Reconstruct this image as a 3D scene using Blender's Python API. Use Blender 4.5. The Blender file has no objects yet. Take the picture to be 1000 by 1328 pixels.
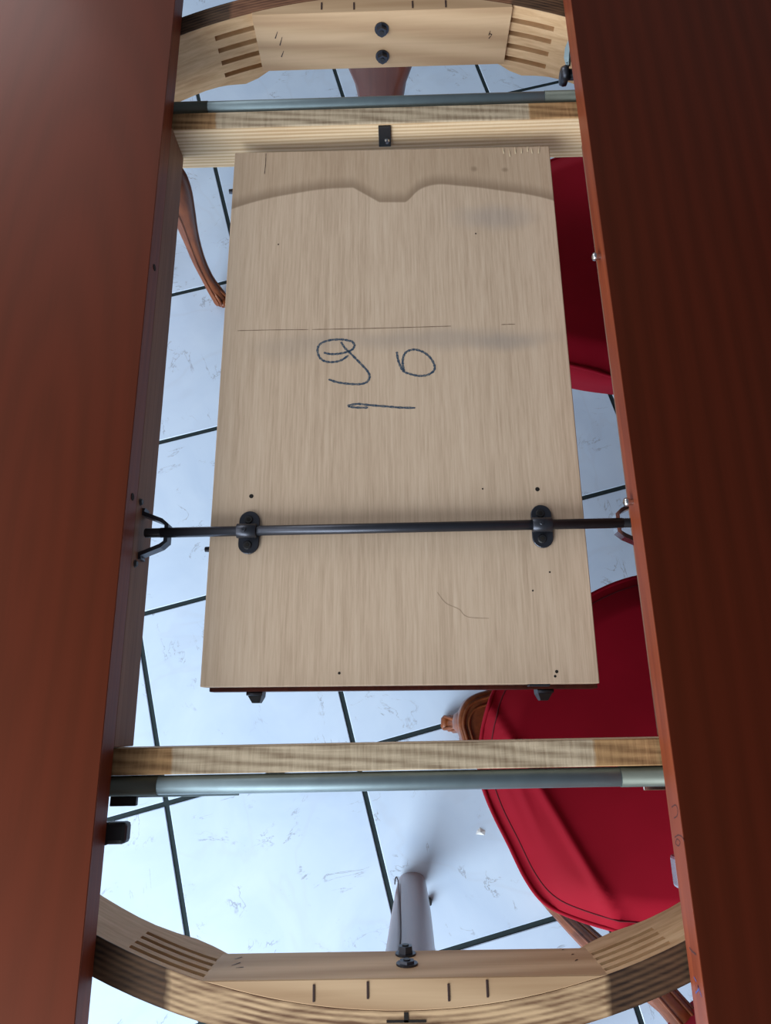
import bpy, bmesh, math, random
from mathutils import Vector, Matrix, Euler
random.seed(7)
PI = math.pi
scene = bpy.context.scene
COL = scene.collection

# ------------------------------------------------------------------ camera
H, FPX = 1.46, 890.8                       # eye height (m), focal length in pixels of the 1000x1328 frame
PITCH, ROLL, YAW = 0.3012, -0.0602, 0.0388
cp, sp, cr, sr, cy_, sy_ = (math.cos(PITCH), math.sin(PITCH), math.cos(ROLL), math.sin(ROLL), math.cos(YAW), math.sin(YAW))
_f = Vector((0, sp, -cp)); _u = Vector((0, cp, sp)); _r = Vector((1, 0, 0))
_r2 = _r*cr + _u*sr; _u2 = _u*cr - _r*sr
RZ = Matrix.Rotation(YAW, 3, 'Z')
CR, CU, CF = RZ @ _r2, RZ @ _u2, RZ @ _f
cam_data = bpy.data.cameras.new('camera')
cam = bpy.data.objects.new('camera', cam_data); COL.objects.link(cam)
cam_data.sensor_fit = 'VERTICAL'; cam_data.sensor_height = 36.0
cam_data.lens = FPX / 1328 * 36.0
cam_data.clip_start = 0.02
M = Matrix((CR, CU, -CF)).transposed().to_4x4(); M.translation = Vector((0, 0, H))
cam.matrix_world = M
scene.camera = cam

# ------------------------------------------------------------------ light
def srgb(r, g, b):
    f = lambda c: (c/255/12.92) if c/255 <= .04045 else ((c/255+.055)/1.055)**2.4
    return (f(r), f(g), f(b), 1)
world = bpy.data.worlds.new('world'); scene.world = world; world.use_nodes = True
bg = world.node_tree.nodes['Background']
bg.inputs[0].default_value = (0.80, 0.88, 1.0, 1); bg.inputs[1].default_value = 0.15
def area(name, loc, target, sx, sy, power, col):
    d = bpy.data.lights.new(name, 'AREA'); d.shape = 'RECTANGLE'; d.size = sx; d.size_y = sy
    d.energy = power; d.color = col
    o = bpy.data.objects.new(name, d); COL.objects.link(o); o.location = loc
    o.rotation_euler = (Vector(target)-Vector(loc)).to_track_quat('-Z', 'Y').to_euler()
    return o
area('garden_door_light', (-1.75, -2.1, 1.35), (0.0, 0.6, 0.35), 2.6, 2.2, 172, (0.86, 0.95, 1.02))
area('side_window_light', (-2.5, 0.3, 2.35), (0.0, 0.4, 0.7), 2.2, 1.6, 24, (0.95, 0.97, 1.0))
area('far_window_light', (-2.3, 3.3, 2.05), (-0.3, 0.6, 0.7), 1.5, 1.5, 36, (0.95, 0.97, 1.0))
vs = scene.view_settings
scene.display_settings.display_device = 'sRGB'
vs.view_transform = 'Standard'; vs.look = 'None'; vs.gamma = 1; vs.use_curve_mapping = False
vs.exposure = 0.12

# ------------------------------------------------------------------ helpers
def at(px, py, z):
    """point of the plane at height z that photograph pixel (px, py) looks at"""
    d = CR*((px-500)/FPX) - CU*((py-664)/FPX) + CF
    return Vector((0, 0, H)) + d*((z-H)/d.z)
def at_x(px, py, X):
    d = CR*((px-500)/FPX) - CU*((py-664)/FPX) + CF
    return Vector((0, 0, H)) + d*(X/d.x)

class MB:
    def __init__(s): s.v = []; s.f = []; s.sm = []
    def add(s, vs, fs, smooth=False, xf=None):
        n = len(s.v)
        s.v += [tuple(xf @ Vector(v)) if xf else tuple(v) for v in vs]
        s.f += [tuple(i+n for i in f) for f in fs]; s.sm += [smooth]*len(fs)
        return s
    def bm(s, bm, smooth=False, xf=None):
        bm.verts.index_update()
        s.add([v.co.copy() for v in bm.verts], [[v.index for v in f.verts] for f in bm.faces], smooth, xf); bm.free(); return s
    def box(s, x0, x1, y0, y1, z0, z1, bev=0.001, seg=1, xf=None):
        bm = bmesh.new(); bmesh.ops.create_cube(bm, size=1)
        for v in bm.verts:
            v.co = Vector(((x0+x1)/2+v.co.x*(x1-x0), (y0+y1)/2+v.co.y*(y1-y0), (z0+z1)/2+v.co.z*(z1-z0)))
        if bev: bmesh.ops.bevel(bm, geom=list(bm.edges), offset=bev, segments=seg, affect='EDGES', profile=.5)
        return s.bm(bm, False, xf)
    def rings(s, rings, smooth=True, cap=True, closed=False):
        """loft through rings of equal point count"""
        n = len(rings[0]); vs = [p for r in rings for p in r]; fs = []
        m = len(rings)
        for i in range(m if closed else m-1):
            for j in range(n):
                a = i*n+j; b = i*n+(j+1) % n; c = ((i+1) % m)*n+(j+1) % n; d = ((i+1) % m)*n+j
                fs.append((a, b, c, d))
        s.add(vs, fs, smooth)
        if cap and not closed:
            s.add(rings[0], [tuple(range(n))[::-1]]); s.add(rings[-1], [tuple(range(n))])
        return s
    def tube(s, pts, rad, n=12, closed=False, smooth=True, cap=True):
        pts = [Vector(p) for p in pts]; m = len(pts); rs = []
        rad = rad if isinstance(rad, (list, tuple)) else [rad]*m
        up = None
        for i, p in enumerate(pts):
            t = (pts[(i+1) % m]-pts[i-1]) if closed else (pts[min(i+1, m-1)]-pts[max(i-1, 0)])
            t.normalize()
            if up is None:
                up = Vector((0, 0, 1)) if abs(t.z) < .9 else Vector((1, 0, 0))
            a = t.cross(up).normalized(); b = a.cross(t).normalized(); up = b
            rs.append([p + a*math.cos(2*PI*k/n)*rad[i] + b*math.sin(2*PI*k/n)*rad[i] for k in range(n)])
        return s.rings(rs, smooth, cap, closed)
    def disc(s, c, r, h, n=16, axis='Z', r2=None):
        c = Vector(c); ax = {'X': (Vector((0, 1, 0)), Vector((0, 0, 1)), Vector((1, 0, 0))), 'Y': (Vector((0, 0, 1)), Vector((1, 0, 0)), Vector((0, 1, 0))),
              'Z': (Vector((1, 0, 0)), Vector((0, 1, 0)), Vector((0, 0, 1)))}[axis]
        r2 = r if r2 is None else r2
        R = lambda rr, hh: [c+ax[0]*math.cos(2*PI*k/n)*rr+ax[1]*math.sin(2*PI*k/n)*rr+ax[2]*hh for k in range(n)]
        return s.rings([R(r, 0), R(r2, h)], False, True)
    def prism(s, outline, z0, z1, bev=0, seg=2, top_only=None):
        bm = bmesh.new()
        vs = [bm.verts.new((x, y, z0)) for x, y in outline]
        f = bm.faces.new(vs)
        r = bmesh.ops.extrude_face_region(bm, geom=[f])
        for g in r['geom']:
            if isinstance(g, bmesh.types.BMVert): g.co.z = z1
        bmesh.ops.recalc_face_normals(bm, faces=list(bm.faces))
        if bev:
            es = [e for e in bm.edges if abs(e.verts[0].co.z-e.verts[1].co.z) < 1e-6 and (top_only is None or top_only(e))]
            bmesh.ops.bevel(bm, geom=es, offset=bev, segments=seg, affect='EDGES', profile=.5)
        return s.bm(bm)
    def ribbon(s, pts, w, z):
        """flat stroke of width w in the plane z"""
        P = [Vector((p[0], p[1], 0)) for p in pts]; L = []; R = []
        for i, p in enumerate(P):
            t = (P[min(i+1, len(P)-1)]-P[max(i-1, 0)]).normalized(); nrm = Vector((-t.y, t.x, 0))
            ww = w*(.55 if i in (0, len(P)-1) else 1)*(1+.25*math.sin(i*2.3))
            L.append(p+nrm*ww/2+Vector((0, 0, z))); R.append(p-nrm*ww/2+Vector((0, 0, z)))
        n = len(P)
        return s.add(L+R, [(i, i+n, i+n+1, i+1) for i in range(n-1)])
    def build(s, name, mat, parent=None, base=None):
        me = bpy.data.meshes.new(name)
        b = Vector(base) if base is not None else Vector((0, 0, 0))
        me.from_pydata([tuple(Vector(v)-b) for v in s.v], [], s.f)
        me.polygons.foreach_set('use_smooth', s.sm)
        bm = bmesh.new(); bm.from_mesh(me); bmesh.ops.remove_doubles(bm, verts=bm.verts, dist=1e-6)
        bmesh.ops.recalc_face_normals(bm, faces=bm.faces); bm.to_mesh(me); bm.free()
        me.materials.append(mat); me.update()
        o = bpy.data.objects.new(name, me); COL.objects.link(o)
        if parent is not None: o.parent = parent
        return o
def smooth_path(pts, sub=6, closed=False):
    P = [Vector(p) if len(p) == 3 else Vector((p[0], p[1], 0)) for p in pts]; n = len(P); out = []
    for i in range(n if closed else n-1):
        if closed: a, b, c, d = P[i-1], P[i], P[(i+1) % n], P[(i+2) % n]
        else: a, b, c, d = P[max(i-1, 0)], P[i], P[i+1], P[min(i+2, n-1)]
        for k in range(sub):
            t = k/sub
            out.append(.5*((2*b)+(c-a)*t+(2*a-5*b+4*c-d)*t*t+(3*b-a-3*c+d)*t**3))
    if not closed: out.append(P[-1])
    return out
def empty(name, loc, label=None, cat=None, group=None):
    o = bpy.data.objects.new(name, None); COL.objects.link(o); o.location = loc; o.empty_display_size = .1
    if label: o['label'] = label
    if cat: o['category'] = cat
    if group: o['group'] = group
    return o

# ------------------------------------------------------------------ materials
class NT:
    def __init__(s, name):
        s.m = bpy.data.materials.new(name); s.m.use_nodes = True; s.t = s.m.node_tree
        s.b = s.t.nodes['Principled BSDF']; s.c = s.n('ShaderNodeTexCoord')
    def n(s, typ, **kw):
        k = s.t.nodes.new(typ)
        for a, v in kw.items(): setattr(k, a, v)
        return k
    def link(s, a, b): s.t.links.new(a, b)
    def set(s, sock, v):
        if isinstance(v, bpy.types.NodeSocket): s.link(v, sock)
        else: sock.default_value = v
    def mapping(s, vec, scale=(1, 1, 1), loc=(0, 0, 0), rot=(0, 0, 0)):
        k = s.n('ShaderNodeMapping'); s.link(vec, k.inputs[0])
        k.inputs['Location'].default_value = loc; k.inputs['Rotation'].default_value = rot; k.inputs['Scale'].default_value = scale
        return k.outputs[0]
    def noise(s, vec, scale, detail=4, rough=.55, dist=0):
        k = s.n('ShaderNodeTexNoise'); s.link(vec, k.inputs['Vector'])
        k.inputs['Scale'].default_value = scale; k.inputs['Detail'].default_value = detail
        k.inputs['Roughness'].default_value = rough; k.inputs['Distortion'].default_value = dist
        return k.outputs[0]
    def ramp(s, fac, stops):
        k = s.n('ShaderNodeValToRGB'); s.link(fac, k.inputs[0]); e = k.color_ramp.elements
        while len(e) < len(stops): e.new(.5)
        for i, (p, c) in enumerate(stops):
            e[i].position = p; e[i].color = c if len(c) == 4 else (*c, 1)
        return k.outputs[0]
    def rng(s, v, a, b, c=0, d=1, smooth=False):
        k = s.n('ShaderNodeMapRange'); k.interpolation_type = 'SMOOTHSTEP' if smooth else 'LINEAR'
        s.set(k.inputs[0], v)
        for i, x in enumerate((a, b, c, d)): k.inputs[1+i].default_value = x
        return k.outputs[0]
    def math(s, op, a, b=0.0):
        k = s.n('ShaderNodeMath', operation=op); s.set(k.inputs[0], a); s.set(k.inputs[1], b); return k.outputs[0]
    def mix(s, f, a, b, mode='MIX'):
        k = s.n('ShaderNodeMix', data_type='RGBA', blend_type=mode)
        s.set(k.inputs[0], f); s.set(k.inputs[6], a); s.set(k.inputs[7], b); return k.outputs[2]
    def sep(s, vec):
        k = s.n('ShaderNodeSeparateXYZ'); s.link(vec, k.inputs[0]); return k.outputs
    def bump(s, h, strength=.3, dist=.001):
        k = s.n('ShaderNodeBump'); s.link(h, k.inputs['Height']); k.inputs['Strength'].default_value = strength
        k.inputs['Distance'].default_value = dist; s.link(k.outputs[0], s.b.inputs['Normal'])
    def fin(s, col, rough=.5, metal=0, spec=None, coat=0, tint=None):
        s.set(s.b.inputs['Base Color'], col); s.set(s.b.inputs['Roughness'], rough); s.b.inputs['Metallic'].default_value = metal
        if spec is not None: s.b.inputs['Specular IOR Level'].default_value = spec
        if coat: s.b.inputs['Coat Weight'].default_value = coat; s.b.inputs['Coat Roughness'].default_value = .15
        if tint: s.b.inputs['Specular Tint'].default_value = tint
        return s.m

def plain(name, rgb, rough=.5, metal=0, spec=None, vary=.12, scale=60):
    t = NT(name); n = t.noise(t.c.outputs['Object'], scale, 3)
    c = srgb(*rgb)
    return t.fin(t.mix(n, tuple(x*(1-vary) for x in c[:3])+(1,), tuple(min(1, x*(1+vary)) for x in c[:3])+(1,)), rough, metal, spec)

def grain_wood(name, light, dark, axis='X', cross=140, along=5, rough=.6, contrast=(.3, .7), bump=.15, rings=0, wear=None, spec=.3, coat=0, tint=None):
    """wood whose fibres run along axis; wear = (axis index, left limit, right limit, colour) browner ends"""
    t = NT(name); o = t.c.outputs['Object']
    sc = [cross]*3; sc['XYZ'.index(axis)] = along
    n = t.noise(t.mapping(o, tuple(sc)), 1, 5, .6, .3)
    sc2 = [cross*.16]*3; sc2['XYZ'.index(axis)] = along*.5
    n2 = t.noise(t.mapping(o, tuple(sc2), (3, 1, 7)), 1, 3, .5, .6)
    f = t.math('ADD', t.math('MULTIPLY', n, .6), t.math('MULTIPLY', n2, .4))
    if rings:
        w = t.n('ShaderNodeTexWave', wave_type='BANDS', bands_direction='DIAGONAL')
        sc3 = [rings]*3; sc3['XYZ'.index(axis)] = rings*.12
        t.link(t.mapping(o, tuple(sc3)), w.inputs[0]); w.inputs['Scale'].default_value = 1; w.inputs['Distortion'].default_value = 3.5
        w.inputs['Detail'].default_value = 2
        f = t.math('ADD', t.math('MULTIPLY', f, .7), t.math('MULTIPLY', w.outputs[1], .3))
    c = t.ramp(f, [(contrast[0], srgb(*dark)), (contrast[1], srgb(*light))])
    if wear:
        x = t.sep(o)[wear[0]]
        jit = t.math('MULTIPLY', t.math('SUBTRACT', t.noise(o, 30, 2), .5), .006)
        xx = t.math('ADD', x, jit)
        a = t.rng(xx, wear[1]-.002, wear[1]+.002, 1, 0); b = t.rng(xx, wear[2]-.002, wear[2]+.002, 0, 1)
        c = t.mix(t.math('MULTIPLY', t.math('MAXIMUM', a, b), wear[4]), c, srgb(*wear[3]), 'MULTIPLY' if len(wear) > 5 else 'MIX')
    t.bump(n, bump, .0008)
    return t.fin(c, rough, 0, spec, coat, tint)

# cherry stained, lacquered tops
def cherry(name, light, dark, rough=.60, spec=1.0):
    t = NT(name); o = t.c.outputs['Object']
    fine = t.noise(t.mapping(o, (170, 7, 170)), 1, 4, .6, .2)
    broad = t.noise(t.mapping(o, (9, 1.1, 9)), 1, 3, .5, .8)
    w = t.n('ShaderNodeTexWave', wave_type='RINGS', rings_direction='Z')
    t.link(t.mapping(o, (8, 1.25, 1), (3.1, .25, 0)), w.inputs[0]); w.inputs['Scale'].default_value = 1.6; w.inputs['Distortion'].default_value = 2.2
    w.inputs['Detail'].default_value = 2; w.inputs['Detail Scale'].default_value = .8
    f = t.math('ADD', t.math('MULTIPLY', fine, .35), t.math('MULTIPLY', broad, .5))
    f = t.math('ADD', f, t.math('MULTIPLY', w.outputs[1], .20))
    c = t.ramp(f, [(.30, srgb(*dark)), (.76, srgb(*light))])
    t.b.inputs['IOR'].default_value = 1.55; t.b.inputs['Coat Weight'].default_value = .15; t.b.inputs['Coat Roughness'].default_value = .2
    return t.fin(c, rough, 0, spec, 0, (1.0, .22, .07, 1))
M_top = cherry('cherry_lacquer', (64, 18, 9), (40, 9, 4))
M_edge = grain_wood('cherry_edge', (138, 66, 38), (104, 44, 25), 'Y', 160, 6, .5, spec=.3, coat=0)
M_board = grain_wood('brown_board', (152, 112, 86), (118, 82, 62), 'Y', 150, 6, .6)
M_lower = grain_wood('leaf_finish', (104, 48, 34), (70, 28, 20), 'Y', 160, 6, .4)
M_chair = grain_wood('chair_wood', (146, 82, 44), (90, 45, 24), 'Z', 90, 8, .4, spec=.35, coat=.08)
M_leg = grain_wood('leg_wood', (128, 70, 50), (94, 48, 34), 'Z', 90, 6, .34, spec=.5, coat=.4)
M_beamface = None
W_BEAM = (0, -.235, .185, (176, 140, 96), .75, 'm')
M_beam = grain_wood('pine_beam', (232, 205, 165), (192, 160, 118), 'X', 150, 7, .7, (.32, .66), .3, rings=26, wear=None)
M_block = grain_wood('beech_block', (214, 180, 142), (184, 148, 112), 'X', 110, 5, .6, (.3, .7), .12, rings=14)
M_steel = plain('zinc_tube', (128, 144, 150), .5, .75, None, .18, 40)
M_sleeve = plain('oiled_tube', (98, 102, 94), .5, .75, None, .25, 30)
M_iron = plain('dark_iron', (70, 72, 80), .38, .8, None, .2, 60)
M_black = plain('black_plastic', (34, 33, 35), .45, 0, .5)
M_zinc = plain('bright_zinc', (200, 202, 205), .25, 1, None, .1)
M_hole = plain('dark_hole', (28, 22, 18), .9)
M_pencil = plain('blue_pencil', (70, 70, 120), .8)
M_pencil2 = plain('brown_pencil', (62, 28, 28), .8)
M_sliver = plain('raw_sliver', (226, 205, 170), .8)
M_groove = plain('dark_groove', (58, 34, 26), .6)
M_chip = plain('white_chip', (235, 240, 245), .5)

def mat_beam_top():
    """sawn upper face: grey where it is bare, browner at the ends, fine cross saw marks"""
    t = NT('sawn_beam'); o = t.c.outputs['Object']; X, Y, Z = t.sep(o)[0], t.sep(o)[1], t.sep(o)[2]
    n = t.noise(t.mapping(o, (9, 190, 190)), 1, 5, .65, .4)
    n2 = t.noise(t.mapping(o, (240, 18, 18), (1, 5, 2)), 1, 3, .6)
    w = t.n('ShaderNodeTexWave', wave_type='BANDS', bands_direction='DIAGONAL')
    t.link(t.mapping(o, (3.2, 30, 30)), w.inputs[0]); w.inputs['Scale'].default_value = 1.8; w.inputs['Distortion'].default_value = 4; w.inputs['Detail'].default_value = 2
    f = t.math('ADD', t.math('MULTIPLY', n, .5), t.math('MULTIPLY', n2, .32))
    f = t.math('ADD', f, t.math('MULTIPLY', w.outputs[1], .18))
    w2 = t.n('ShaderNodeTexWave', wave_type='BANDS', bands_direction='Z')
    t.link(t.mapping(o, (2.2, 1, 34), (0, 0, 0), (0, .05, 0)), w2.inputs[0]); w2.inputs['Scale'].default_value = 1.6; w2.inputs['Distortion'].default_value = 3; w2.inputs['Detail'].default_value = 2
    fs = t.math('ADD', t.math('MULTIPLY', n, .6), t.math('MULTIPLY', w2.outputs[1], .32))
    c_side = t.ramp(fs, [(.3, srgb(204, 170, 130)), (.62, srgb(234, 208, 172))])
    c_top = t.ramp(f, [(.30, srgb(130, 108, 84)), (.62, srgb(202, 182, 154))])
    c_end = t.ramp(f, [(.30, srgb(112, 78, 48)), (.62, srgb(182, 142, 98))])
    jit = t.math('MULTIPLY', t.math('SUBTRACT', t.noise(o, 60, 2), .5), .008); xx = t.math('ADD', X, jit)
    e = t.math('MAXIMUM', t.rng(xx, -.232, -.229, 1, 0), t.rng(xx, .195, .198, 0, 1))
    g = t.n('ShaderNodeNewGeometry'); nz = t.sep(g.outputs['True Normal'])[2]
    topm = t.rng(t.sep(o)[2], .7225, .7240, 0, 1)
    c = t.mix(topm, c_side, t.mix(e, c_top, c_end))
    t.bump(t.math('ADD', n, n2), .35, .0012)
    return t.fin(c, .75, 0, .25)
M_beam = mat_beam_top()

def mat_apron(name, cyl, lay_lo=(118, 84, 60), lay_hi=(222, 186, 144)):
    """bent laminated apron: layers follow the arc on the top edge, plain wood on the inner face, stained dark top ends"""
    t = NT(name); o = t.c.outputs['Object']; X, Y, Z = t.sep(o)[:3]
    dy = t.math('SUBTRACT', Y, cyl)
    r = t.math('SQRT', t.math('ADD', t.math('MULTIPLY', X, X), t.math('MULTIPLY', dy, dy)))
    rn = t.math('ADD', r, t.math('MULTIPLY', t.math('SUBTRACT', t.noise(o, 14, 3), .5), .0025))
    lay = t.math('SINE', t.math('MULTIPLY', rn, 2*PI/.0052))
    fr = t.noise(t.mapping(o, (22, 22, 170)), 1, 4, .6, .3)
    f = t.math('ADD', t.math('MULTIPLY', lay, t.rng(t.noise(o, 25, 3), .3, .7, .04, .2)), t.noise(t.mapping(o, (12, 70, 70)), 1, 5, .65))
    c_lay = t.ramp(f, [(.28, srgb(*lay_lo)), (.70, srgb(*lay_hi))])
    c_end = t.ramp(f, [(.28, srgb(48, 32, 24)), (.78, srgb(116, 86, 62))])
    jit = t.math('MULTIPLY', t.math('SUBTRACT', t.noise(o, 45, 2), .5), .010); xx = t.math('ADD', X, jit)
    e = t.math('MAXIMUM', t.rng(xx, -.222, -.216, 1, 0), t.rng(xx, .184, .190, 0, 1))
    c_face = t.ramp(fr, [(.3, srgb(190, 150, 108)), (.7, srgb(220, 184, 142))])
    topm = t.rng(Z, .7235, .7245, 0, 1)
    outer = t.rng(r, .7105 if True else 0, .7115, 0, 1)
    c = t.mix(topm, c_face, t.mix(e, c_lay, c_end))
    t.bump(f, .25, .001)
    return t.fin(c, .6, 0, .3)

def mat_leaf():
    t = NT('leaf_veneer'); o = t.c.outputs['Object']; X, Y, Z = t.sep(o)[:3]
    fine = t.noise(t.mapping(o, (420, 16, 50)), 1, 4, .65, .1)
    mid = t.noise(t.mapping(o, (70, 1.6, 20), (2, 4, 1)), 1, 4, .6, .15)
    broad = t.noise(t.mapping(o, (9, .6, 3), (5, 2, 1)), 1, 2, .5)
    f = t.math('ADD', t.math('MULTIPLY', fine, .50), t.math('ADD', t.math('MULTIPLY', mid, .22), t.math('MULTIPLY', broad, .28)))
    c = t.ramp(f, [(.30, srgb(176, 149, 124)), (.52, srgb(208, 182, 156)), (.72, srgb(224, 201, 176))])
    # rubbed outline left on the veneer by the frame (two arcs and a notch): darker on its far side
    fc = t.n('ShaderNodeFloatCurve'); cv = fc.mapping.curves[0]
    pts = STAIN
    while len(cv.points) < len(pts): cv.points.new(.5, .5)
    for p, (x, y) in zip(cv.points, pts): p.location = (x, y); p.handle_type = 'VECTOR' if .3 < x < .62 else 'AUTO'
    fc.mapping.update()
    t.link(t.rng(X, -.22, .22), fc.inputs['Value'])
    yb = t.rng(fc.outputs[0], 0, 1, .2, .4)
    d = t.math('SUBTRACT', Y, yb)
    rim = t.math('MULTIPLY', t.rng(d, -.0018, .0012, 0, 1, True), t.rng(d, .0, .022, 1, 0, True))
    beyond = t.rng(d, -.0018, .002, 0, 1, True)
    c = t.mix(t.math('MULTIPLY', beyond, .28), c, srgb(150, 118, 84))
    c = t.mix(t.math('MULTIPLY', rim, .55), c, srgb(116, 92, 70))
    # grey smudges
    def blob(x0, y0, a, b, k, col):
        nonlocal c
        u = t.math('DIVIDE', t.math('SUBTRACT', X, x0), a); v = t.math('DIVIDE', t.math('SUBTRACT', Y, y0), b)
        q = t.math('ADD', t.math('SQRT', t.math('ADD', t.math('MULTIPLY', u, u), t.math('MULTIPLY', v, v))), t.math('MULTIPLY', t.math('SUBTRACT', t.noise(o, 22, 3), .5), .6))
        c = t.mix(t.math('MULTIPLY', t.rng(q, .15, 1.0, 1, 0, True), k), c, srgb(*col))
    for args in SMUDGE: blob(*args)
    t.bump(fine, .12, .0006)
    return t.fin(c, .62, 0, .3)

def mat_tile():
    t = NT('marble_tile'); oi = t.n('ShaderNodeObjectInfo')
    k = t.n('ShaderNodeVectorMath', operation='ADD'); t.link(t.c.outputs['Object'], k.inputs[0])
    s = t.n('ShaderNodeVectorMath', operation='SCALE'); t.link(oi.outputs['Location'], s.inputs[0]); s.inputs['Scale'].default_value = 3.7
    t.link(s.outputs[0], k.inputs[1]); o = k.outputs[0]
    cloud = t.noise(o, 6, 5, .55, .6)
    n = t.noise(t.mapping(o, (1, 1.6, 1), rot=(0, 0, .6)), 8, 7, .6, 1.2)
    vein = t.rng(t.math('ABSOLUTE', t.math('SUBTRACT', n, .5)), 0, .012, 1, 0)
    gate = t.rng(t.noise(o, 13, 4, .6), .51, .62, 0, 1, True)
    speck = t.math('MULTIPLY', vein, gate)
    c = t.ramp(cloud, [(.3, srgb(198, 220, 246)), (.7, srgb(213, 233, 255))])
    c = t.mix(t.math('MULTIPLY', speck, .62), c, srgb(120, 122, 134))
    vein2 = t.rng(t.math('ABSOLUTE', t.math('SUBTRACT', t.noise(t.mapping(o, (1, .5, 1), rot=(0, 0, -.7)), 4, 4, .5, .5), .5)), 0, .02, 1, 0, True)
    c = t.mix(t.math('MULTIPLY', vein2, .06), c, srgb(168, 160, 164))
    return t.fin(c, .24, 0, .5)
M_tile = mat_tile()
M_grout = plain('dark_grout', (44, 56, 60), .85, 0, .2, .25, 120)

def mat_fabric():
    t = NT('red_fabric'); o = t.c.outputs['Object']
    w = t.noise(o, 900, 2, .5); b = t.noise(o, 9, 3)
    c = t.ramp(b, [(.3, srgb(144, 3, 29)), (.7, srgb(156, 5, 35))])
    t.bump(w, .15, .0004)
    m = t.fin(c, .8, 0, .2)
    t.b.inputs['Sheen Weight'].default_value = .05; t.b.inputs['Sheen Tint'].default_value = (1, .2, .3, 1)
    return m
M_red = mat_fabric()
def mat_crayon():
    t = NT('blue_crayon'); n = t.noise(t.c.outputs['Object'], 620, 2, .6)
    return t.fin(t.ramp(n, [(.46, srgb(34, 60, 84)), (.66, srgb(128, 124, 118))]), .8)
M_crayon = mat_crayon()

# ------------------------------------------------------------------ floor
floor = MB().box(-2.45, 2.45, -2.05, 3.35, -.06, -.0025, 0).build('floor', M_grout); floor['kind'] = 'structure'
TH, TS = .2424, .2636*H
ct, st = math.cos(TH), math.sin(TH)
U0, V0 = -.3302*H, 1.0374*H
GAP = .0095
tile_mesh = None
def tile_centre(i, j):                     # i counts across, j counts towards the viewer
    u = U0+(i+.5)*TS; v = V0-(j+.5)*TS
    return Vector((ct*u-st*v, st*u+ct*v, 0))
for i in range(-7, 10):
    for j in range(-7, 12):
        c = tile_centre(i, j)
        if not (-2.1 < c.x < 2.1 and -1.7 < c.y < 3.0): continue
        if tile_mesh is None:
            h = (TS-GAP)/2
            o = MB().box(-h, h, -h, h, -.0022, 0, .0012, 1).build('tile', M_tile, floor); tile_mesh = o.data
        else:
            o = bpy.data.objects.new('tile', tile_mesh); COL.objects.link(o); o.parent = floor
        o.location = c; o.rotation_euler = (0, 0, TH + PI/2*((i*3+j*5) % 4))

# ------------------------------------------------------------------ table
TB = Vector((0, .385, 0))
table = empty('dining_table', TB, 'reddish-brown lacquered extending table pulled open, showing its pale wooden frame', 'table')
XL, XR = -.289, .2615
ZT, ZB = .76, .73
def top_outline(side, x0):
    pts = []; n = 40
    for k in range(n+1):
        a = -PI/2 + PI*k/n
        pts.append((x0 + side*.46*math.cos(a), .385 + .73*math.sin(a)))
    return pts if side > 0 else pts[::-1]
def tabletop(side, x0):
    eps = 1e-4
    o = MB().prism(top_outline(side, x0), ZB, ZT, .006, 3, lambda e: max(abs(v.co.x-x0) for v in e.verts) > .002).build('tabletop', M_top, table, TB)
    o.name = 'tabletop'
    # bare veneered strip on the straight joining edge
    d = .0006*(-side)
    b = MB().box(min(x0, x0+d), max(x0, x0+d), -.338, 1.108, ZB+.0005, ZT-.0005, 0).build('joining_edge', M_edge, o, TB)
    return o
topL = tabletop(-1, XL); topR = tabletop(1, XR)
topL['label'] = 'left half of the top'; topR['label'] = 'darker right half of the top'

# pegs in the right edge, holes in the left edge
for px, py in ((777, 331), (818, 651)):
    p = at_x(px, py, XR-.003)
    r = [.0030, .0035, .0035, .0048, .0052, .0046, .003, .0008]; x = [.004, .001, -.006, -.0075, -.0095, -.0115, -.0128, -.0133]
    MB().tube([(XR+.002+xx, p.y, .744) for xx in x], r, 12).build('metal_peg', M_zinc, topR, TB)
for px, py in ((199, 346), (180, 652)):
    p = at_x(px, py, XL)
    MB().disc((XL+.0005, p.y, .744), .0042, .0006, 14, 'X').build('peg_hole', M_hole, topL, TB)
# pencil figures on the right edge ("90", turned) and two ticks
def edge_strokes(name, strokes, mat, w=.0011):
    m = MB(); X = XR-.0008
    for s in strokes:
        P = [at_x(px, py, X) for px, py in s]
        P = smooth_path([(p.y, p.z) for p in P], 4)
        q = MB().ribbon([(p.x, p.y) for p in P], w, 0)
        m.add([(X, v[0], v[1]) for v in q.v], q.f)
    m.build(name, mat, topR, TB)
edge_strokes('pencil_figure', [[(871, 1047), (876, 1044), (879, 1050), (878, 1058), (874, 1061)]], M_pencil2)
edge_strokes('pencil_figure', [[(876, 1094), (880, 1097), (882, 1092), (878, 1088), (876, 1094)], [(875, 1086), (880, 1083), (885, 1086), (887, 1091)]], M_pencil2)
edge_strokes('pencil_tick', [[(894, 1229), (898, 1234), (903, 1238)]], M_pencil2, .0016)
edge_strokes('pencil_tick', [[(900, 1267), (903, 1273)], [(902, 1288), (906, 1283), (905, 1278), (910, 1293)]], M_pencil, .0016)

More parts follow.
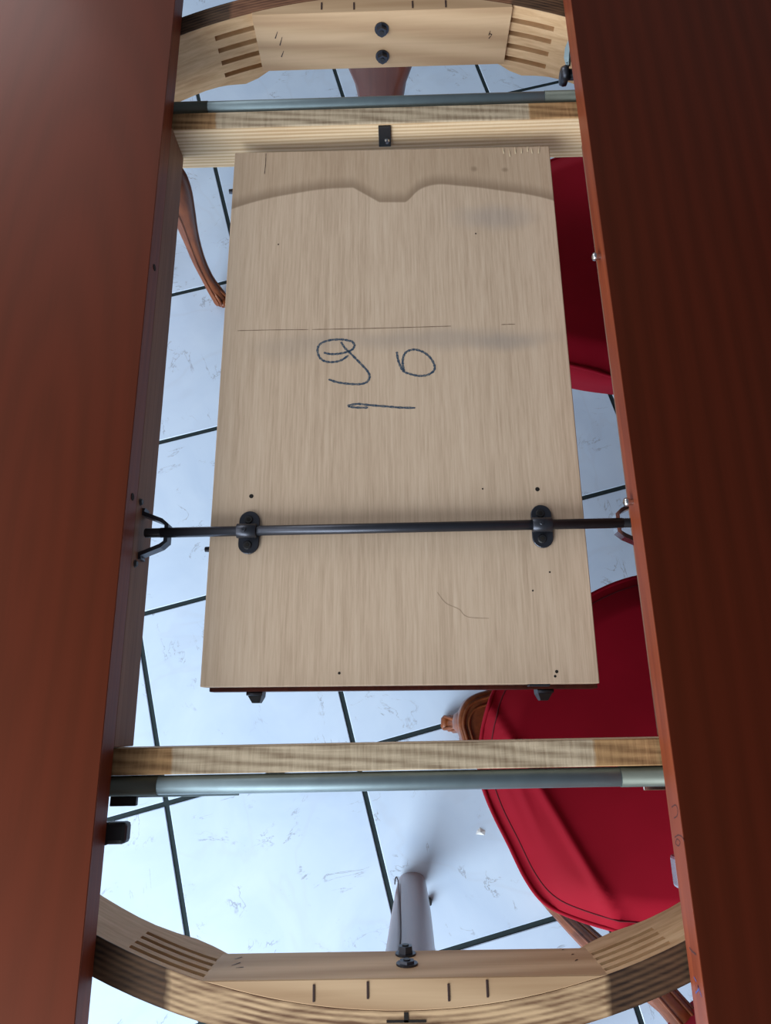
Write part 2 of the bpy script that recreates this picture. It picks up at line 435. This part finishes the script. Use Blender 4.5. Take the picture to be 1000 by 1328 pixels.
# cleats under the tops (they carry the pivot brackets)
cleatL = MB().box(-.312, -.2885, -.0165, .7805, .676, ZB, .0008).build('cleat', M_board, topL, TB)
cleatR = MB().box(.279, .302, -.0165, .7805, .676, ZB, .0008).build('cleat', M_board, topR, TB)
for px, py in ((182, 651), (175, 731)):
    p = at_x(px, py, -.2885)
    MB().disc((-.2888, p.y, p.z), .0046, .003, 12, 'X', .003).build('screw', M_black, topL, TB)
def strap(side, x0, x1, yc, zc, parent, mat):
    # flat iron strap bent to a trapezoid, foot plates on the cleat
    pl = [(x0, yc+.030), (x0, yc+.024), (x1-side*.006, yc+.015), (x1, yc+.010), (x1, yc-.010), (x1-side*.006, yc-.015), (x0, yc-.024), (x0, yc-.030)]
    P = [Vector((a, b, 0)) for a, b in pl]; rs = []
    for i, p in enumerate(P):
        t = (P[min(i+1, 7)]-P[max(i-1, 0)]).normalized(); nn = Vector((-t.y, t.x, 0))*.0023
        rs.append([p+nn+Vector((0, 0, zc-.007)), p-nn+Vector((0, 0, zc-.007)), p-nn+Vector((0, 0, zc+.007)), p+nn+Vector((0, 0, zc+.007))])
    MB().rings(rs, False).build('pivot_bracket', mat, parent, TB)
ROD_Y, ROD_Z = .2135, .7095
strap(1, -.2872, -.259, ROD_Y, ROD_Z-.004, topL, M_iron)
strap(-1, .2776, .2535, ROD_Y, ROD_Z-.004, topR, M_zinc)
# black catch sticking out under the left top
p = at(148, 1080, .722)
MB().box(-.315, p.x+.014, p.y-.010, p.y+.010, .712, .7295, .004, 2).box(p.x-.006, p.x-.0045, p.y-.0102, p.y+.0102, .711, .7298, 0).build('catch', M_black, topL, TB)
# latch at the far right and clip at the near right
lp = at(735, 97, .70)
rs = []
for xx, rr in ((-.010, .006), (-.009, .0105), (-.004, .0125), (.000, .012), (.002, .006)):
    rs.append([Vector((lp.x+xx, lp.y-.002+rr*math.cos(2*PI*k/18), .70+rr*1.15*math.sin(2*PI*k/18))) for k in range(18)])
m = MB().rings(rs, True).tube([(lp.x+.001, lp.y, .70), (lp.x+.035, lp.y, .70)], .0075, 12)
m.build('latch', M_iron, topR, TB)
MB().tube([(lp.x+.001, lp.y+.006, .708), (lp.x+.000, lp.y+.016, .713), (lp.x+.001, lp.y+.026, .719), (lp.x+.004, lp.y+.036, .7285)], [.003, .0055, .0055, .003], 4, False, False).tube([(lp.x-.002, lp.y+.008, .712), (lp.x+.008, lp.y+.026, .722)], .0014, 6).build('latch_spring', M_steel, topR, TB)
cp_ = at(879, 1128, .72)
MB().box(cp_.x-.004, cp_.x+.02, cp_.y-.016, cp_.y+.013, .712, .7295, .003, 2).build('catch_plate', M_zinc, topR, TB)

# slide beams with their tubes
def beam(y0, y1, ty):
    b = MB().box(-.60, .57, y0, y1, .655, .725, .0012).build('slide_beam', M_beam, table, TB)
    MB().tube([(-.60, ty, .7145), (.57, ty, .7145)], .0094, 20).build('slide_tube', M_steel, b, TB)
    MB().tube([(.222, ty, .7145), (.60, ty, .7145)], .0099, 20).build('tube_sleeve', M_sleeve, b, TB)
    MB().tube([(-.63, ty, .7145), (-.245, ty, .7145)], .0099, 20).build('tube_sleeve', M_sleeve, b, TB)
    return b
nearB = beam(-.0435, -.0175, -.0540); farB = beam(.7820, .8095, .8270)
MB().box(-.272, -.165, -.066, -.060, .7030, .7055, .0005).build('guide_plate', M_steel, nearB, TB)
MB().box(.248, .275, -.068, -.060, .7030, .7055, .0005).build('guide_plate', M_zinc, nearB, TB)
MB().box(-.297, -.270, -.074, -.062, .700, .706, .0005).build('guide_plate', M_black, nearB, TB)
# black stop bracket with screw on the far beam's face
bk = MB().box(-.0085, .0085, .7780, .7822, .688, .7215, .0006).build('stop_bracket', M_black, farB, TB)
dd = CR*((502-500)/FPX)-CU*((183-664)/FPX)+CF; sq = Vector((0, 0, H))+dd*(.7775/dd.y)
MB().disc((sq.x, .7782, sq.z), .0040, -.0028, 12, 'Y', .0028).build('screw', M_zinc, bk, TB)

# bent aprons
def apron(cyc, R, sgn, zslots, slot_x, mat, low):
    cols = []
    xs = set([k*.02 for k in range(-24, 25)])
    for a in slot_x:
        xs.add(a)
    xs = sorted(xs); N = []
    for x in xs:
        if any(abs(x-a) < 1e-9 for a in slot_x): N += [(x, 0), (x, 1)]
        else: N.append((x, None))
    lo = lambda x: max(s for s in [0])
    def inside(x): return slot_x[0] < x < slot_x[1] or slot_x[2] < x < slot_x[3]
    rings = []
    for x, k in N:
        if k is None: dep = .011 if inside(x) else 0
        elif k == 0: dep = 0 if x in (slot_x[0], slot_x[2]) else .011
        else: dep = .011 if x in (slot_x[0], slot_x[2]) else 0
        zb = low(abs(x)); T = .031
        prof = [(0, .725)]
        for z in zslots: prof += [(0, z+.0036), (dep, z+.0036), (dep, z-.0036), (0, z-.0036)]
        prof += [(0, zb), (T, zb), (T, .725)]
        ring = []
        for r, z in prof:
            rr = R+r; 
            a = math.asin(x/R)
            ring.append(Vector((rr*math.sin(a), cyc+sgn*rr*math.cos(a), z)))
        rings.append(ring)
    return MB().rings(rings, False).build('apron', mat, table, TB)
def low_edge(x):
    P = [(0, .632), (.172, .632), (.184, .629), (.206, .619), (.219, .618), (.246, .625), (.27, .629), (.33, .628), (.5, .60)]
    for (a, b), (c, d) in zip(P, P[1:]):
        if a <= x <= c: return b+(d-b)*(x-a)/(c-a)
    return .6
apN = apron(.43, .68, -1, (.7125, .6975, .6820, .6670), (-.262, -.183, .180, .253), mat_apron('bent_apron_near', .43-.385), lambda x: low_edge(x)+.012)
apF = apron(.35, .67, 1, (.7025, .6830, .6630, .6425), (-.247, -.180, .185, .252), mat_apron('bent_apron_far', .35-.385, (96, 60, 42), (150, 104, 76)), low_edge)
def block(cyc, R, sgn, yface, z0, hw):
    out = [(-hw, yface), (hw, yface)]
    n = 24
    for k in range(n+1):
        x = hw-2*hw*k/n
        yy = cyc+sgn*math.sqrt((R-.0004)**2-x*x)
        if (yy-yface)*sgn > .0008: out.append((x, yy))
    b = MB().prism(out, z0, .7255, .0008, 1).build('corner_block', M_block, table, TB)
    return b
blkN = block(.43, .68, -1, -.2235, .645, .189); blkF = block(.35, .67, 1, .9865, .636, .189)
def bolt(x, y, z, sgn, parent, hh=.0065):
    # hexagonal bolt head with washer, pointing into the opening
    m = MB().disc((x, y, z), .0105, sgn*-.0018, 20, 'Y').disc((x, y-sgn*.0018, z), .0082, sgn*-hh, 6, 'Y', .0076)
    o = m.build('bolt', M_iron, parent, TB)
    MB().disc((x, y-sgn*(.0018+hh), z), .0035, sgn*-.0010, 10, 'Y').build('bolt_end', M_black, o, TB)
bolt(-.0008, .9865, .6995, 1, blkF); bolt(-.0007, .9865, .656, 1, blkF)
bolt(.003, -.2235, .6885, -1, blkN, .0022); bolt(.002, -.2235, .658, -1, blkN)
# staples in the top of each block and tool marks on their faces
def staples(pts, parent, L=.014):
    for px, py in pts:
        p = at(px, py, .7255)
        MB().box(p.x-.0011, p.x+.0011, p.y-L/2, p.y+L/2, .7254, .7262, .0003).build('staple', M_groove, parent, TB)
staples([(407, 1288), (477, 1284), (582, 1287), (632, 1282)], blkN); staples([(417, 8), (459, 8), (535, 6), (578, 5)], blkF)
def marks(pts, yface, parent, sgn, name='tool_mark'):
    for (a, b, c, d) in pts:
        q = []
        for (px, py) in ((a, b), (c, d)):
            dd = CR*((px-500)/FPX)-CU*((py-664)/FPX)+CF; q.append(Vector((0, 0, H))+dd*((yface-sgn*.0003)/dd.y))
        v = (q[1]-q[0]).normalized(); nn = Vector((-v.z, 0, v.x))*.0009
        MB().add([q[0]+nn*.4, q[0]-nn*.4, q[1]-nn, q[1]+nn], [(0, 1, 2, 3)]).build(name, M_groove, parent, TB)
marks([(360, 41, 357, 50), (366, 48, 363, 59), (368, 66, 365, 74), (636, 40, 634, 46), (638, 45, 634, 50), (634, 43, 638, 45)], .9865, blkF, 1)
marks([(304, 1244, 314, 1241), (300, 1252, 312, 1248), (306, 1255, 316, 1254), (729, 1232, 731, 1231), (741, 1238, 744, 1237), (746, 1246, 749, 1244)], -.2235, blkN, -1)
# bare gap and tenon at the apex of the near apron, where the leg joins
def table_leg(sgn, ya):
    # cabriole leg hung on the apron: ya = y of the apron's outer face
    st_ = [(.715, .050, .000, .050), (.64, .057, -.001, .060), (.60, .058, -.001, .060), (.575, .055, -.002, .056), (.545, .0455, -.003, .050), (.515, .041, -.003, .046), (.45, .0345, -.003, .042),
           (.33, .0335, -.002, .040), (.20, .032, -.004, .036), (.10, .029, -.008, .034), (.03, .027, -.010, .034), (.008, .025, -.010, .034), (.0, .019, -.006, .028)]
    rs = []
    for z, hw, off, dep in st_:
        ring = []
        for k in range(20):
            a = 2*PI*k/20; ca, sa = math.cos(a), math.sin(a)
            e = .62 if z > .55 else .85
            ring.append(Vector((hw*math.copysign(abs(ca)**e, ca)+(.018*(1-z/.72)+.001 if sgn < 0 else -.005), ya+sgn*(off+dep/2) + dep/2*math.copysign(abs(sa)**e, sa), z)))
        rs.append(ring)
    path = []
    return MB().rings(rs, True).build('leg', M_leg, table, TB), rs
legN, rsN = table_leg(-1, -.2775); legF, rsF = table_leg(1, 1.0465)
P = smooth_path([(-.006, -.2735, .46), (-.004, -.2745, .40), (-.004, -.2745, .30), (-.005, -.2735, .20), (-.006, -.2705, .12), (-.0075, -.2685, .07), (-.010, -.2685, .045), (-.0125, -.2725, .05), (-.013, -.2765, .065)], 4)
MB().tube(P, .0011, 6).build('leg_groove', M_groove, legN, TB)
MB().box(.045, .055, -.325, -.312, 0, .012, .002).build('glide', M_black, legN, TB)
MB().box(-.030, .032, -.2812, -.2600, .640, .7262, .0015).build('leg_tenon', M_leg, legN, TB)
gp = Vector((.001, -.2592, 0))
MB().box(gp.x-.018, gp.x+.018, gp.y+.0005, gp.y+.0025, .7248, .7256, 0).box(gp.x-.002, gp.x+.002, gp.y+.0005, gp.y+.0085, .7248, .7256, 0).build('joint_gap', M_hole, apN, TB)

# ------------------------------------------------------------------ extension leaf hung on its pivot rod
LP = Vector((.0053, .3970, .654))
TILT, TURN = math.asin(.010/.71), -.0102
leaf = empty('extension_leaf', LP, 'pale wooden table leaf with an underlined blue crayon 90, hung on a dark rod', 'table leaf')
leaf.rotation_euler = (TILT, 0, TURN)
LM = Matrix.Translation(LP) @ Euler((TILT, 0, TURN)).to_matrix().to_4x4(); LI = LM.inverted()
LT = .051                                    # local height of the upper face
def leaf_at(px, py, lz=LT):
    d = CR*((px-500)/FPX)-CU*((py-664)/FPX)+CF
    o_ = LI @ Vector((0, 0, H)); dl = LI.to_3x3() @ d
    return o_ + dl*((lz-o_.z)/dl.z)
STAIN = []
for px, py in ((300, 271), (340, 259), (380, 251), (420, 245), (458, 243), (492, 262), (526, 262), (560, 240), (600, 241), (650, 247), (690, 253), (722, 261)):
    q = leaf_at(px, py); STAIN.append(((q.x+.22)/.44, (q.y-.2)/.2))
SMUDGE = []
for px, py, a, b, k, col in ((640, 282, .07, .03, .35, (150, 144, 144)), (560, 440, .20, .022, .38, (150, 140, 134)), (380, 450, .07, .03, .25, (150, 140, 132)), (660, 445, .06, .018, .32, (142, 136, 134)),
                             (655, 220, .006, .005, .5, (120, 96, 72)), (615, 219, .006, .006, .5, (120, 96, 72)), (520, 660, .24, .022, .30, (134, 104, 78))):
    q = leaf_at(px, py); SMUDGE.append((q.x, q.y, a, b, k, col))
SMUDGE = SMUDGE[:6]
M_leaf = mat_leaf()
HX, HY = .2148, .3555
upper = MB().box(-HX, HX, -HY, HY, LT-.022, LT, .0009).build('leaf_panel', M_leaf, leaf)
upper['label'] = 'bare upper panel'
lower = MB().box(-HX+.004, HX+.004, -HY-.0045, HY-.006, LT-.047, LT-.0235, .0009).build('leaf_panel', M_lower, leaf)
lower['label'] = 'stained lower panel'
def lstroke(name, strokes, mat, w, ox=400, oy=430, s=5.556):
    m = MB()
    for k in strokes:
        P = smooth_path([tuple(leaf_at(ox+a/s, oy+b/s).xy) for a, b in k], 5)
        m.ribbon([(p.x, p.y) for p in P], w, LT+.00015)
    return m.build(name, mat, upper)
lstroke('crayon_figure', [[(335, 105), (318, 75), (290, 66), (235, 57), (150, 63), (88, 88), (65, 130), (80, 185), (120, 215), (180, 220), (240, 205), (288, 172)],
        [(110, 152), (160, 163), (220, 160), (275, 148), (318, 128), (332, 100)],
        [(235, 75), (260, 115), (310, 165), (370, 225), (425, 285), (441, 325), (425, 360), (380, 378), (300, 378), (220, 368), (145, 345)]], M_crayon, .0027)
lstroke('crayon_figure', [[(637, 145), (645, 200), (665, 255), (690, 290), (740, 308), (800, 320), (860, 312), (905, 280), (905, 235), (870, 180), (820, 145), (760, 130), (705, 148), (682, 190), (680, 240), (690, 285)]], M_crayon, .0027)
lstroke('crayon_underline', [[(280, 535), (350, 522), (440, 530), (560, 540), (660, 548), (770, 550)], [(285, 538), (340, 548), (430, 548)]], M_crayon, .0026)
M_scratch = plain('fine_scratch', (172, 148, 124), .9, 0, .2, .3, 300)
M_scribe = plain('scribed_line', (128, 106, 88), .9, 0, .2, .35, 300)
lstroke('scribed_line', [[(308, 429), (350, 428), (400, 427.5)]], M_scribe, .0007, 0, 0, 1)
lstroke('scribed_line', [[(405, 427.4), (470, 426.2), (540, 424.4), (585, 423)]], M_scribe, .0008, 0, 0, 1)
lstroke('scribed_line', [[(650, 421), (668, 420.5)]], M_scribe, .0008, 0, 0, 1)
lstroke('crack', [[(345, 199), (344.5, 212), (343, 226)]], M_groove, .0007, 0, 0, 1)
lstroke('scratch', [[(567, 768), (578, 782), (595, 790), (606, 800), (634, 802)]], M_scratch, .0005, 0, 0, 1)
for px, py, r in ((326, 643.5, .0026), (697, 634.5, .0026), (713, 742, .0010), (691, 766, .0010), (440, 873, .0015), (722, 871, .0018), (720, 877, .0014), (626, 634, .001), (361, 317, .001), (617, 303, .001)):
    q = leaf_at(px, py)
    MB().disc((q.x, q.y, LT), r, .0002, 10).build('screw_hole', M_hole, upper)
for px, py in ((653, 191), (661, 193), (668, 190), (676, 192), (684, 190), (690, 192), (698, 190)):
    q = leaf_at(px, py+3)
    L = random.uniform(.005, .012)
    MB().add([(q.x-.0009, q.y-L, LT+.0003), (q.x+.0009, q.y-L, LT+.0003), (q.x+random.uniform(-.002, .002), q.y+.004, LT+.0015), (q.x, q.y-L/2, LT)], [(0, 1, 2), (0, 3, 1), (1, 3, 2), (0, 2, 3)]).build('splinter', M_sliver, upper)
# small bumper pegs in the left side, hinges on the near end
for px, py in ((300, 247), (268, 712),):
    q = leaf_at(px, py, .012)
    MB().disc((-HX+.004, q.y, .010), .0042, -.020, 12, 'X', .0032).build('side_peg', M_iron, lower)
for px in (335.5, 702):
    q = leaf_at(px, 893, .0)
    m = MB()
    rs = []
    for y_, w, z0, z1 in ((-HY+.004, .0085, -.004, .024), (-HY-.0095, .0075, -.004, .020), (-HY-.0165, .0042, 0, .013)):
        rs.append([Vector((q.x+.0-w, y_, z0)), Vector((q.x+w, y_, z0)), Vector((q.x+w, y_, z1)), Vector((q.x-w, y_, z1))])
    m.rings(rs, False); hg = m.build('hinge', M_black, leaf)
    MB().tube([(q.x-.009, -HY-.0065, .0215), (q.x+.009, -HY-.0065, .0215)], .0022, 10).build('hinge_pin', M_iron, hg)
q = leaf_at(700, 888)
MB().box(q.x-.011, q.x+.012, -HY-.0025, -HY+.001, LT-.014, LT-.003, .0006).build('hinge_plate', M_iron, leaf)
# pivot rod and its two pipe clips
ry = (LI @ Vector((0, ROD_Y, ROD_Z))).y; rz = LT+.0088
e0 = LI @ Vector((-.283, ROD_Y, ROD_Z)); e1 = LI @ Vector((.268, ROD_Y-.0, ROD_Z))
def rodpt(x): return (x, ry+(x-0)*.0085, rz)
rod = MB().tube([rodpt(e0.x+.018), rodpt(e1.x-.01)], .0058, 18).build('pivot_rod', M_iron, leaf)
m = MB()
pts = []; rad = []
n = 22
for k in range(n+1):
    pts.append(rodpt(e0.x+.020*k/n)); rad.append(.0056 if k % 2 else .0048)
m.tube(pts, rad, 14).build('threaded_end', M_black, rod)
pts = [rodpt(e1.x-.012+.014*k/12) for k in range(13)]
MB().tube(pts, [.0056 if k % 2 else .0048 for k in range(13)], 14).build('threaded_end', M_black, rod)
for px in (323.5, 703):
    q = leaf_at(px, 690); cx = q.x
    yc = rodpt(cx)[1]
    out = []
    for k in range(13):
        a = PI*k/12; out.append((cx+.0118*math.cos(a), yc+.0135+.0118*math.sin(a)))
    for k in range(13):
        a = PI+PI*k/12; out.append((cx+.0118*math.cos(a), yc-.0135+.0118*math.sin(a)))
    c = MB().prism(out, LT, LT+.0028, .0006, 1).build('pipe_clip', M_iron, leaf)
    rs = []
    for xx in (cx-.0125, cx-.012, cx+.0095, cx+.010):
        rr = .0074 if xx in (cx-.012, cx+.0095) else .0068
        rs.append([Vector((xx, yc+rr*1.15*math.cos(a), max(LT+.0005, rz+rr*math.sin(a)))) for a in [2*PI*k/18 for k in range(18)]])
    MB().rings(rs, True).build('clip_saddle', M_iron, c)
    MB().tube([(cx-.003, yc, rz+.006), (cx-.003, yc, rz+.0088)], [.003, .0022], 10).build('set_screw', M_iron, c)
    for s in (-1, 1):
        MB().disc((cx-.001, yc+s*.0150, LT+.0028), .0052, .0016, 14, 'Z', .0042).build('screw', M_black, c)
        MB().disc((cx-.001, yc+s*.0150, LT+.0044), .0022, .0004, 8).build('screw_socket', M_hole, c)

# ------------------------------------------------------------------ chairs
CB = Vector((.34, -.03, 0))
OUT = [(.235, .145), (.168, .085), (.138, .046), (.122, .008), (.114, -.035), (.115, -.075), (.127, -.115), (.147, -.158), (.167, -.201), (.189, -.229), (.222, -.2445), (.285, -.2575), (.38, -.262), (.50, -.245), (.565, -.19), (.585, -.03), (.565, .14), (.51, .195), (.43, .208), (.363, .203), (.300, .183)]
def make_chair(label, root, rot, legs, seamed=True, rail_in=0):
    """legs: (x, y, outward x, outward y, kind) in world metres"""
    t = empty('dining_chair', root, label, 'chair', None)
    t.rotation_euler = (0, 0, rot)
    WI = (Matrix.Translation(Vector(root)) @ Matrix.Rotation(rot, 4, 'Z')).inverted()
    P = smooth_path([(a-CB.x, b-CB.y) for a, b in OUT], 5, True); c = Vector((.02, 0, 0))
    A = Vector((.176, -.075, 0))-CB; B = Vector((.278, -.262, 0))-CB
    dAB = (B-A).normalized(); nAB = Vector((-dAB.y, dAB.x, 0))
    if nAB.x > 0: nAB = -nAB
    ss = lambda x: max(0, min(1, x))**2*(3-2*max(0, min(1, x)))
    def ztop(p, s):
        fr = ss((.08-p.x)/.08)
        z = .480 - .004*s*s - (.036-.018*fr)*ss((s-.80)/.22)
        d = (p-A).dot(nAB)
        z += fr*.006*math.exp(-((d+.005)/.006)**2)              # rolled edge of the crease
        if d > 0: z -= fr*min(d*.50, .034)                      # cover slopes away in front of it
        for off, amp in ((.018, .0022), (.034, .0016)):         # small tucks beside it
            u = (p-A).dot(dAB)
            z += fr*amp*math.exp(-((d-off-u*.12)/.005)**2)*ss((.10-u)/.08)
        return max(z, .432)
    m = MB(); rs = []
    levels = [.03, .12, .2, .27, .33]+[.36+.64*k/52 for k in range(53)]
    for s in levels:
        rs.append([Vector((q.x, q.y, ztop(q, s))) for q in [c+(p-c)*s for p in P]])
    rs.append([Vector((p.x, p.y, min(.428, q.z-.004))) for p, q in zip(P, rs[-1])])
    rs.append([p+Vector((0, 0, .385)) for p in P])
    rs.append([c+(p-c)*.96+Vector((0, 0, .382)) for p in P])
    m.rings(rs, True)
    seat = m.build('seat', M_red, t)
    seam = [c+(p-c)*.945 for p in P]
    if seamed: MB().tube([(q.x, q.y, ztop(q, .945)+.0002) for q in seam], .0010, 6, True).build('seam', M_seam, seat)
    MB().tube([(p.x, p.y, q.z-.001) for p, q in zip(P, rs[len(levels)-1])], .0030, 8, True).build('piping', M_red, seat)
    rr = []
    for z, s in ((.381, -.020), (.378, -.016), (.374, -.018), (.372, -.022), (.366, -.022), (.364, -.018), (.360, -.022), (.360, -.06)):
        rr.append([p+(p-c).normalized()*(s-rail_in)+Vector((0, 0, z)) for p in P])
    rr.append([p+(p-c).normalized()*(-.06-rail_in)+Vector((0, 0, .381)) for p in P])
    MB().rings(rr, False, False, True).build('seat_rail', M_chair, t)
    def leg(x, y, dx, dy, kind):
        W = WI @ Vector((x, y, 0)); x, y = W.x, W.y
        D = (WI.to_3x3() @ Vector((dx, dy, 0))).normalized(); S = Vector((-D.y, D.x, 0))
        if kind == 'cabriole':    # knee out, ankle in, scrolled toe out
            st_ = [(.425, -.010, .024), (.418, -.004, .031), (.395, .002, .034), (.355, .004, .031), (.30, .000, .024), (.22, -.012, .0175), (.14, -.020, .0145), (.08, -.016, .0135), (.045, -.006, .016), (.02, .004, .018), (.004, .007, .018), (0, .007, .015)]
        else:
            st_ = [(.415, -.01, .020), (.3, .0, .018), (.15, .02, .016), (0, .05, .015)]
        q = smooth_path(st_, 4); rs = []
        SH = lambda z: Vector((0, 0, 0))
        if kind == 'splayed':
            # leg that leans in towards the floor, following a shallow S
            kn = [(.44, .030, -.045), (.41, .010, -.012), (.36, -.003, .006), (.28, -.022, .014), (.20, -.047, .021), (.12, -.068, .037), (.05, -.090, .057), (0, -.098, .066)]
            st_ = [(.44, 0, .020), (.41, 0, .020), (.36, 0, .0195), (.28, 0, .019), (.20, 0, .018), (.12, 0, .016), (.05, 0, .0145), (0, 0, .0145)]
            q = smooth_path(st_, 4)
            RI = WI.to_3x3()
            def SH(z):
                for (z1, a1, b1), (z0, a0, b0) in zip(kn, kn[1:]):
                    if z >= z0 or z0 == 0:
                        f = (z-z0)/(z1-z0); return RI @ Vector((a0+(a1-a0)*f, b0+(b1-b0)*f, 0))
        for v in q:
            ring = []
            for k in range(20):
                a = 2*PI*k/20; ca, sa = math.cos(a), math.sin(a)
                rad = v.z*(1-(.13 if k in (2, 18) else 0)-(.10 if k in (4, 16) else 0))      # two flutes either side of the front
                ring.append(Vector((x, y, max(0, v.x)))+SH(v.x)+D*(v.y+rad*ca)+S*rad*sa)
            rs.append(ring)
        lg = MB().rings(rs, True).build('leg', M_chair, t)
        if kind == 'splayed':
            for an in (.25, -.75, -1.25):
                pp = [Vector((x, y, max(.003, v.x)))+SH(v.x)+D*v.z*.97*math.cos(an)+S*v.z*.97*math.sin(an) for v in q]
                MB().tube(pp, .0023, 6).build('moulding', M_chair, lg)
        if kind == 'cabriole':
            for sg in (1, -1):
                pp = [Vector((x, y, 0))+D*(v.y+v.z*.96*math.cos(.95))+S*sg*v.z*.96*math.sin(.95)+Vector((0, 0, max(.004, v.x))) for v in q[4:-6]]
                MB().tube(pp, .0024, 6).build('moulding', M_chair, lg)
            tp = Vector((x, y, 0))+D*.022
            MB().tube([tp-S*.014+Vector((0, 0, .011)), tp-S*.008+Vector((0, 0, .0115)), tp+S*.008+Vector((0, 0, .0115)), tp+S*.014+Vector((0, 0, .011))], [.006, .0105, .0105, .006], 12).build('toe_scroll', M_chair, lg)
            for sg in (1, -1):
                MB().tube([tp+S*sg*.012+D*.004+Vector((0, 0, .018)), tp+S*sg*.008-D*.012+Vector((0, 0, .036)), tp+S*sg*.003-D*.022+Vector((0, 0, .05))], [.003, .0042, .0015], 8).build('carved_leaf', M_chair, lg)
    for a in legs: leg(*a)
    for yy in (-.17, .17):
        MB().tube(smooth_path([(.220, yy, .40), (.235, yy, .55), (.275, yy, .75), (.325, yy*.9, .93)], 5), .015, 10).build('back_post', M_chair, t)
    MB().tube(smooth_path([(.325, -.153, .93), (.332, -.07, .968), (.333, 0, .978), (.332, .07, .968), (.325, .153, .93)], 5), .015, 10).build('crest_rail', M_chair, t)
    rs = []
    for k in range(9):
        f = k/8; z = .54+.40*f; xx = .237+.09*f**1.1; hw = .150*(1 if .05 < f < .95 else .8)
        rs.append([Vector((xx+.018*math.cos(a), hw*math.copysign(abs(math.sin(a))**.5, math.sin(a)), z)) for a in [2*PI*j/20 for j in range(20)]])
    MB().rings(rs, True).build('back_pad', M_red, t)
    return t
M_seam = plain('dark_red_seam', (96, 2, 20), .85)
ch1 = make_chair('carved wooden chair whose red seat shows a diagonal crease under the near beam', tuple(CB), 0,
           [(.118, .000, -.95, .1, 'cabriole'), (.235, -.175, -.3, -.6, 'cabriole'), (.545, -.19, .8, -.4, 'rear'), (.545, .13, .8, .4, 'rear')])
KB = [tuple((at(px, py, .42)-CB).xy) for px, py in ((652, 896), (628, 896), (607, 905), (597, 920), (594, 938), (598, 955), (604, 975), (614, 992), (640, 1000), (660, 960))]
KB = [tuple(p.xy) for p in smooth_path(KB, 4, True)]
kb = MB().prism(KB, .385, .4265, .006, 3).build('knee_block', M_chair, ch1)
kc = Vector((sum(p[0] for p in KB)/len(KB)+.01, sum(p[1] for p in KB)/len(KB), 0))
for f, rr_, zz in ((.80, .0026, .427), (.60, .0020, .427)):
    MB().tube([kc*(1-f)+Vector((p[0], p[1], 0))*f+Vector((0, 0, zz)) for p in KB], rr_, 6, True).build('moulding', M_chair, kb)
c2b = Vector((.365, .775, 0))
make_chair('red seated chair in deep shade beside the right edge of the pale leaf', tuple(c2b), -.22,
           [(.160, .865, -.95, .3, 'cabriole'), (.235, .665, -.5, -.4, 'cabriole'), (.53, .58, .7, -.5, 'rear'), (.60, .88, .8, .2, 'rear')], False)
make_chair('brown carved chair with only one curved leg showing left of the leaf', (-.705, 1.040, 0), math.radians(-144),
           [(-.418, 1.012, .7, -.6, 'cabriole'), (-.60, 1.24, .3, .9, 'cabriole'), (-.80, .80, -.6, -.7, 'rear'), (-.93, 1.02, -.8, -.3, 'rear')])
make_chair('chair at lower right corner with a grooved leg beyond the near curved apron', (.514, -.540, 0), -.87,
           [(.362, -.372, -.5, .5, 'splayed'), (.24, -.57, -1, -.1, 'cabriole'), (.50, -.78, .2, -.9, 'rear'), (.70, -.60, .8, -.3, 'rear')], True, .05)

# tiny white chip on the tiles
p = at(623, 1079, 0)
chip = MB().add([(-.009, -.004, .0), (.008, -.006, .0), (.010, .002, 0), (.000, .008, 0), (-.006, .003, .0), (0, 0, .004)], [(0, 1, 5), (1, 2, 5), (2, 3, 5), (3, 4, 5), (4, 0, 5), (4, 3, 2, 1, 0)]).build('chip', M_chip)
chip.location = (p.x, p.y, .0002); chip['label'] = 'tiny white chip lying on the tiles near the front table leg'; chip['category'] = 'debris'
